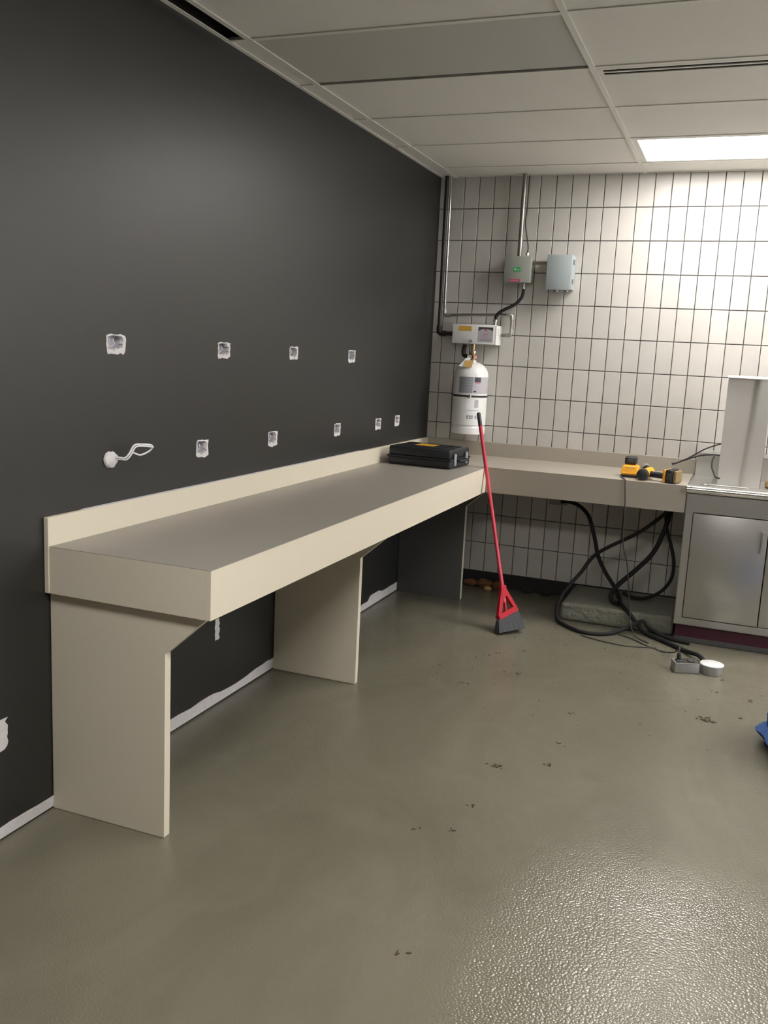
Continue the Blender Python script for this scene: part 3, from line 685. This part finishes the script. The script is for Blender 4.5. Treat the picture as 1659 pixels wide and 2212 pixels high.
joinb([bar((-.004, .03), (-.052, -.135), .022, .013), bar((.004, .03), (.062, -.085), .022, .013), bar((-.060, -.142), (.072, -.092), .030, .019), bar((0, .045), (0, -.02), .034, .015),
       bar((0, .0), (.003, -.115), .010, .006)]).build('head_frame', 'red', t, smooth=False)
b = B(); NN = 12; rg = random.Random(4)
top_, bot_ = [], []
for k in range(NN+1):
    s = k/NN
    top_.append(P0+side*(-.066+.143*s)+ax*(-.156+.050*s))
    q = P0+side*(-.082+.176*s)+ax*(-.26)
    # bristle tips rest on the floor
    q = q-ax*((q.z-.003-.012*s)/ax.z); bot_.append(q+Vector((rg.uniform(-.003, .003), rg.uniform(-.003, .003), rg.uniform(0, .004))))
for dsg in (-1, 1):
    pass
va = [b.bm.verts.new(q-dp*.016) for q in top_]; vb = [b.bm.verts.new(q+dp*.016) for q in top_]
vc = [b.bm.verts.new(q-dp*.032) for q in bot_]; vd = [b.bm.verts.new(q+dp*.028) for q in bot_]
for k in range(NN):
    b.bm.faces.new((va[k], va[k+1], vc[k+1], vc[k])); b.bm.faces.new((vb[k+1], vb[k], vd[k], vd[k+1]))
    b.bm.faces.new((va[k+1], va[k], vb[k], vb[k+1])); b.bm.faces.new((vc[k], vc[k+1], vd[k+1], vd[k]))
b.bm.faces.new((va[0], vc[0], vd[0], vb[0])); b.bm.faces.new((va[-1], vb[-1], vd[-1], vc[-1]))
for v in b.bm.verts: v.co.z = max(v.co.z, .001)
b.build('bristles', 'bristle', t, smooth=False)

# ------------------------------------------------------------------ under the short counter
b = B().box(1.125, 1.793, -.560, -.055, .0, .112, .022, 3); b.subdiv(1)
rg = random.Random(2)
for v in b.bm.verts:
    if v.co.z > .03: v.co += Vector((rg.uniform(-.004, .004), rg.uniform(-.006, .004), rg.uniform(-.003, .003)))
    v.co.z = max(v.co.z, 0.0005)
    v.co.x = min(v.co.x, 1.794)
tag(b.build('concrete_pad', 'concrete'), 'rough low concrete pad on floor under the short counter', 'concrete pad')
t = thing('wall_socket', (.96, -.03, .63), 'pale outlet box on tiled wall just under the short counter', 'outlet box')
B().box(.905, 1.020, -.040, -.001, .630, .700, .004, 2).build('box', 'ebox', t)
B().box(.912, 1.013, -.045, -.0405, .637, .693, .002, 1).build('cover_plate', 'ebox', t)
B().box(.985, 1.012, -.075, -.0455, .648, .680, .005, 2).build('plug', 'rubber', t)
G = 'cables under the short counter'
cable('heavy_cable', [(1.005, -.076, .664), (1.05, -.12, .672), (1.125, -.20, .667), (1.200, -.25, .615), (1.253, -.28, .490), (1.289, -.30, .377), (1.344, -.31, .279), (1.415, -.33, .190), (1.45, -.36, .137), (1.470, -.44, .127), (1.50, -.53, .127), (1.545, -.575, .10), (1.60, -.595, .045), (1.66, -.64, .014), (1.777, -.745, .014), (1.885, -.855, .014), (1.955, -.95, .030), (1.985, -1.045, .036), (1.992, -1.085, .036)], .0125, 'rubber', 'thick black cable from outlet under short counter to the round floor box', group=G)
cable('heavy_cable', [(1.71, -.40, .757), (1.681, -.40, .712), (1.528, -.35, .563), (1.291, -.35, .402), (1.205, -.40, .275), (1.135, -.48, .175), (1.108, -.545, .11), (1.108, -.585, .035), (1.135, -.645, .013), (1.25, -.765, .013), (1.336, -.795, .013), (1.438, -.755, .013), (1.518, -.66, .026), (1.56, -.625, .046), (1.62, -.60, .078), (1.66, -.61, .050), (1.735, -.635, .020), (1.819, -.665, .012), (1.90, -.69, .012)], .0115, 'rubber', 'thick black cable wrapping around the left end of the concrete pad', group=G)
cable('heavy_cable', [(1.70, -.30, .758), (1.697, -.34, .70), (1.680, -.35, .61), (1.630, -.36, .46), (1.551, -.385, .353), (1.445, -.41, .236), (1.405, -.43, .17), (1.42, -.45, .135), (1.46, -.47, .128)], .0145, 'rubber', 'thick black cable slanting down from short counter onto concrete pad', group=G)
cable('heavy_cable', [(1.66, -.25, .758), (1.684, -.29, .603), (1.722, -.30, .491), (1.747, -.30, .393), (1.743, -.30, .289), (1.695, -.30, .205), (1.616, -.30, .150), (1.531, -.29, .135), (1.46, -.27, .15)], .0105, 'rubber', 'black cable hanging in a loop beside the stainless cabinet', group=G)
cable('floor_cord', [(1.30, -.835, .004), (1.42, -.880, .004), (1.546, -.905, .004), (1.65, -.88, .004), (1.73, -.85, .004)], .0035, 'cordgrey', 'thin grey cord lying on floor in front of concrete pad')
cable('floor_cord', [(1.50, -.695, .004), (1.58, -.745, .004), (1.667, -.83, .004), (1.762, -.90, .004), (1.83, -.97, .03), (1.858, -1.06, .085), (1.863, -1.13, .11), (1.864, -1.15, .085)], .0036, 'cordgrey', 'thin grey cord running to the plug in the square floor box')

t = thing('square_floor_box', (1.90, -1.17, 0), 'square galvanised outlet box with a plug lying on floor', 'outlet box')
Mq = Matrix.Translation((1.900, -1.172, 0)) @ Matrix.Rotation(R(20), 4, 'Z')
B().box(-.064, .064, -.040, .040, .0008, .052, .004, 2).xf(Mq).build('box', 'galv', t)
B().box(-.066, .066, -.043, .043, .0525, .056, .002, 1).xf(Mq).build('cover_plate', 'chrome', t)
B().box(-.052, -.018, -.018, .018, .0562, .062, .003, 1).xf(Mq).build('socket', 'dark', t)
B().box(.012, .046, -.018, .018, .0562, .060, .003, 1).xf(Mq).build('socket', 'dark', t)
B().tube([(1.867, -1.182, .0625), (1.866, -1.175, .085), (1.864, -1.155, .094)], [.012, .011, .005], 12).build('plug', 'rubber', t)
t = thing('round_floor_box', (2.032, -1.135, 0), 'round galvanised junction box with pale lid lying on floor', 'junction box')
B().lathe((2.032, -1.133), [(.057, .0008), (.058, .004), (.058, .044), (.0565, .046)], 32).build('box', 'galv', t)
B().lathe((2.032, -1.133), [(.0, .0462), (.060, .0462), (.060, .051), (.056, .053), (0, .053)], 32).build('lid', 'white', t)
B().tube([(1.985, -1.078, .034), (2.0, -1.098, .03)], .016, 12).build('cable_clamp', 'galv', t)

RB = [(.40, -.045, .032, 'broken brown brick lump by wall base, nearest the support panel', 'brick'), (.50, -.040, .040, 'broken brick lump by wall base left of the broom handle', 'brick'),
      (.605, -.045, .036, 'orange broken brick lump by wall base right of the broom handle', 'brick'), (.545, -.115, .020, 'small tan brick chip on floor behind the broom', 'tan'),
      (.80, -.04, .030, 'dark mortar lump by wall base between broom and concrete pad', 'darkbase'), (.93, -.045, .034, 'dark mortar lump by wall base nearest the concrete pad', 'darkbase')]
for k, (x, y, sz, lb, m) in enumerate(RB):
    b = B(); bmesh.ops.create_icosphere(b.bm, subdivisions=2, radius=1); rg = random.Random(k+40)
    for v in b.bm.verts:
        v.co *= rg.uniform(.82, 1.1)
        v.co = Vector((x+v.co.x*sz*1.5, y+v.co.y*sz*.8, max(.0005, sz*.7+v.co.z*sz*.85)))
    tag(b.build('rubble_lump', m, smooth=False), lb, 'rubble', 'rubble along the back wall')

# ------------------------------------------------------------------ blue cloth at the right
from mathutils import noise
t = thing('blue_cloth_bundle', (2.55, -2.0, 0), 'crumpled blue cloth bundle on floor at right edge of the photo', 'cloth')
def cloth(prof, name, m):
    b = B(); K = 96; rings = []
    for rr, z in prof:
        ring_ = []
        for k in range(K):
            a = 2*math.pi*k/K; d = Vector((math.cos(a), math.sin(a), z*4))
            q = rr*(1.03+.05*noise.noise(d*2.3)-.11*abs(noise.noise(d*3.4+Vector((5, 0, 0)))))
            ring_.append(b.bm.verts.new((2.55+q*math.cos(a), -2.0+q*math.sin(a), max(.0006, z+(.012*noise.noise(d*4) if z > .02 else 0)))))
        rings.append(ring_)
    for a, c in zip(rings, rings[1:]):
        for k in range(K): b.bm.faces.new((a[k], a[(k+1) % K], c[(k+1) % K], c[k]))
    b.bm.faces.new(rings[-1]); b.bm.faces.new(rings[0][::-1])
    return b.build(name, m, t, ang=60)
cloth([(.262, .0006), (.280, .02), (.304, .052), (.306, .058), (.284, .074), (.25, .086)], 'lower_fold', 'blue2')
cloth([(.255, .060), (.268, .085), (.266, .12), (.258, .17), (.247, .22), (.232, .27), (.205, .32), (.16, .36), (.09, .39), (.03, .40)], 'upper_fold', 'blue')

# ------------------------------------------------------------------ debris on the floor

def clump(b, x, y, sz, seed, n=6):
    rg = random.Random(seed)
    for k in range(n):
        px, py = x+rg.gauss(0, sz), y+rg.gauss(0, sz*.8); a = rg.uniform(0, math.pi); l = sz*rg.uniform(.25, .8); wd = sz*rg.uniform(.12, .35)
        ca, sa = math.cos(a), math.sin(a); K = 6
        ring_ = [(l*math.cos(2*math.pi*q/K)*rg.uniform(.7, 1.2), wd*math.sin(2*math.pi*q/K)*rg.uniform(.7, 1.2)) for q in range(K)]
        h = rg.uniform(.001, .0035)
        b.prism([(px+c*ca-d*sa, py+c*sa+d*ca) for c, d in ring_], 'z', .0002, h)
    return b
tag(clump(B(), 1.283, -2.74, .012, 1, 22).build('dirt_clump', 'dirt', smooth=False), 'dark dirt clump in the middle of the open floor', 'dirt')
tag(clump(B(), 2.033, -1.829, .018, 2, 20).build('dirt_clump', 'dirt', smooth=False), 'dark dirt clump on floor between round box and blue cloth', 'dirt')
tag(clump(B(), 1.475, -2.635, .012, 3, 5).build('dirt_clump', 'dirt', smooth=False), 'two dark dirt specks on floor right of the middle clump', 'dirt')
b = B(); rg = random.Random(12)
for k, (x, y) in enumerate([(2.101, -1.222), (2.222, -1.475), (2.181, -1.72), (1.17, -3.324), (1.272, -3.283), (1.334, -3.96), (.943, -1.382), (.897, -1.452), (1.075, -1.29), (1.251, -1.071), (1.472, -2.051), (1.474, -2.4), (1.286, -3.089), (.906, -1.918), (2.062, -1.426), (1.121, -1.651)]):
    clump(b, x, y, .012, 50+k, 4)
for k in range(60):
    clump(b, rg.uniform(.7, 2.3), rg.uniform(-2.2, -.95), .007, 100+k, 1)
d = tag(b.build('floor_debris', 'dirt', smooth=False), 'scattered dark specks of dirt across the floor', 'dirt'); d['kind'] = 'stuff'
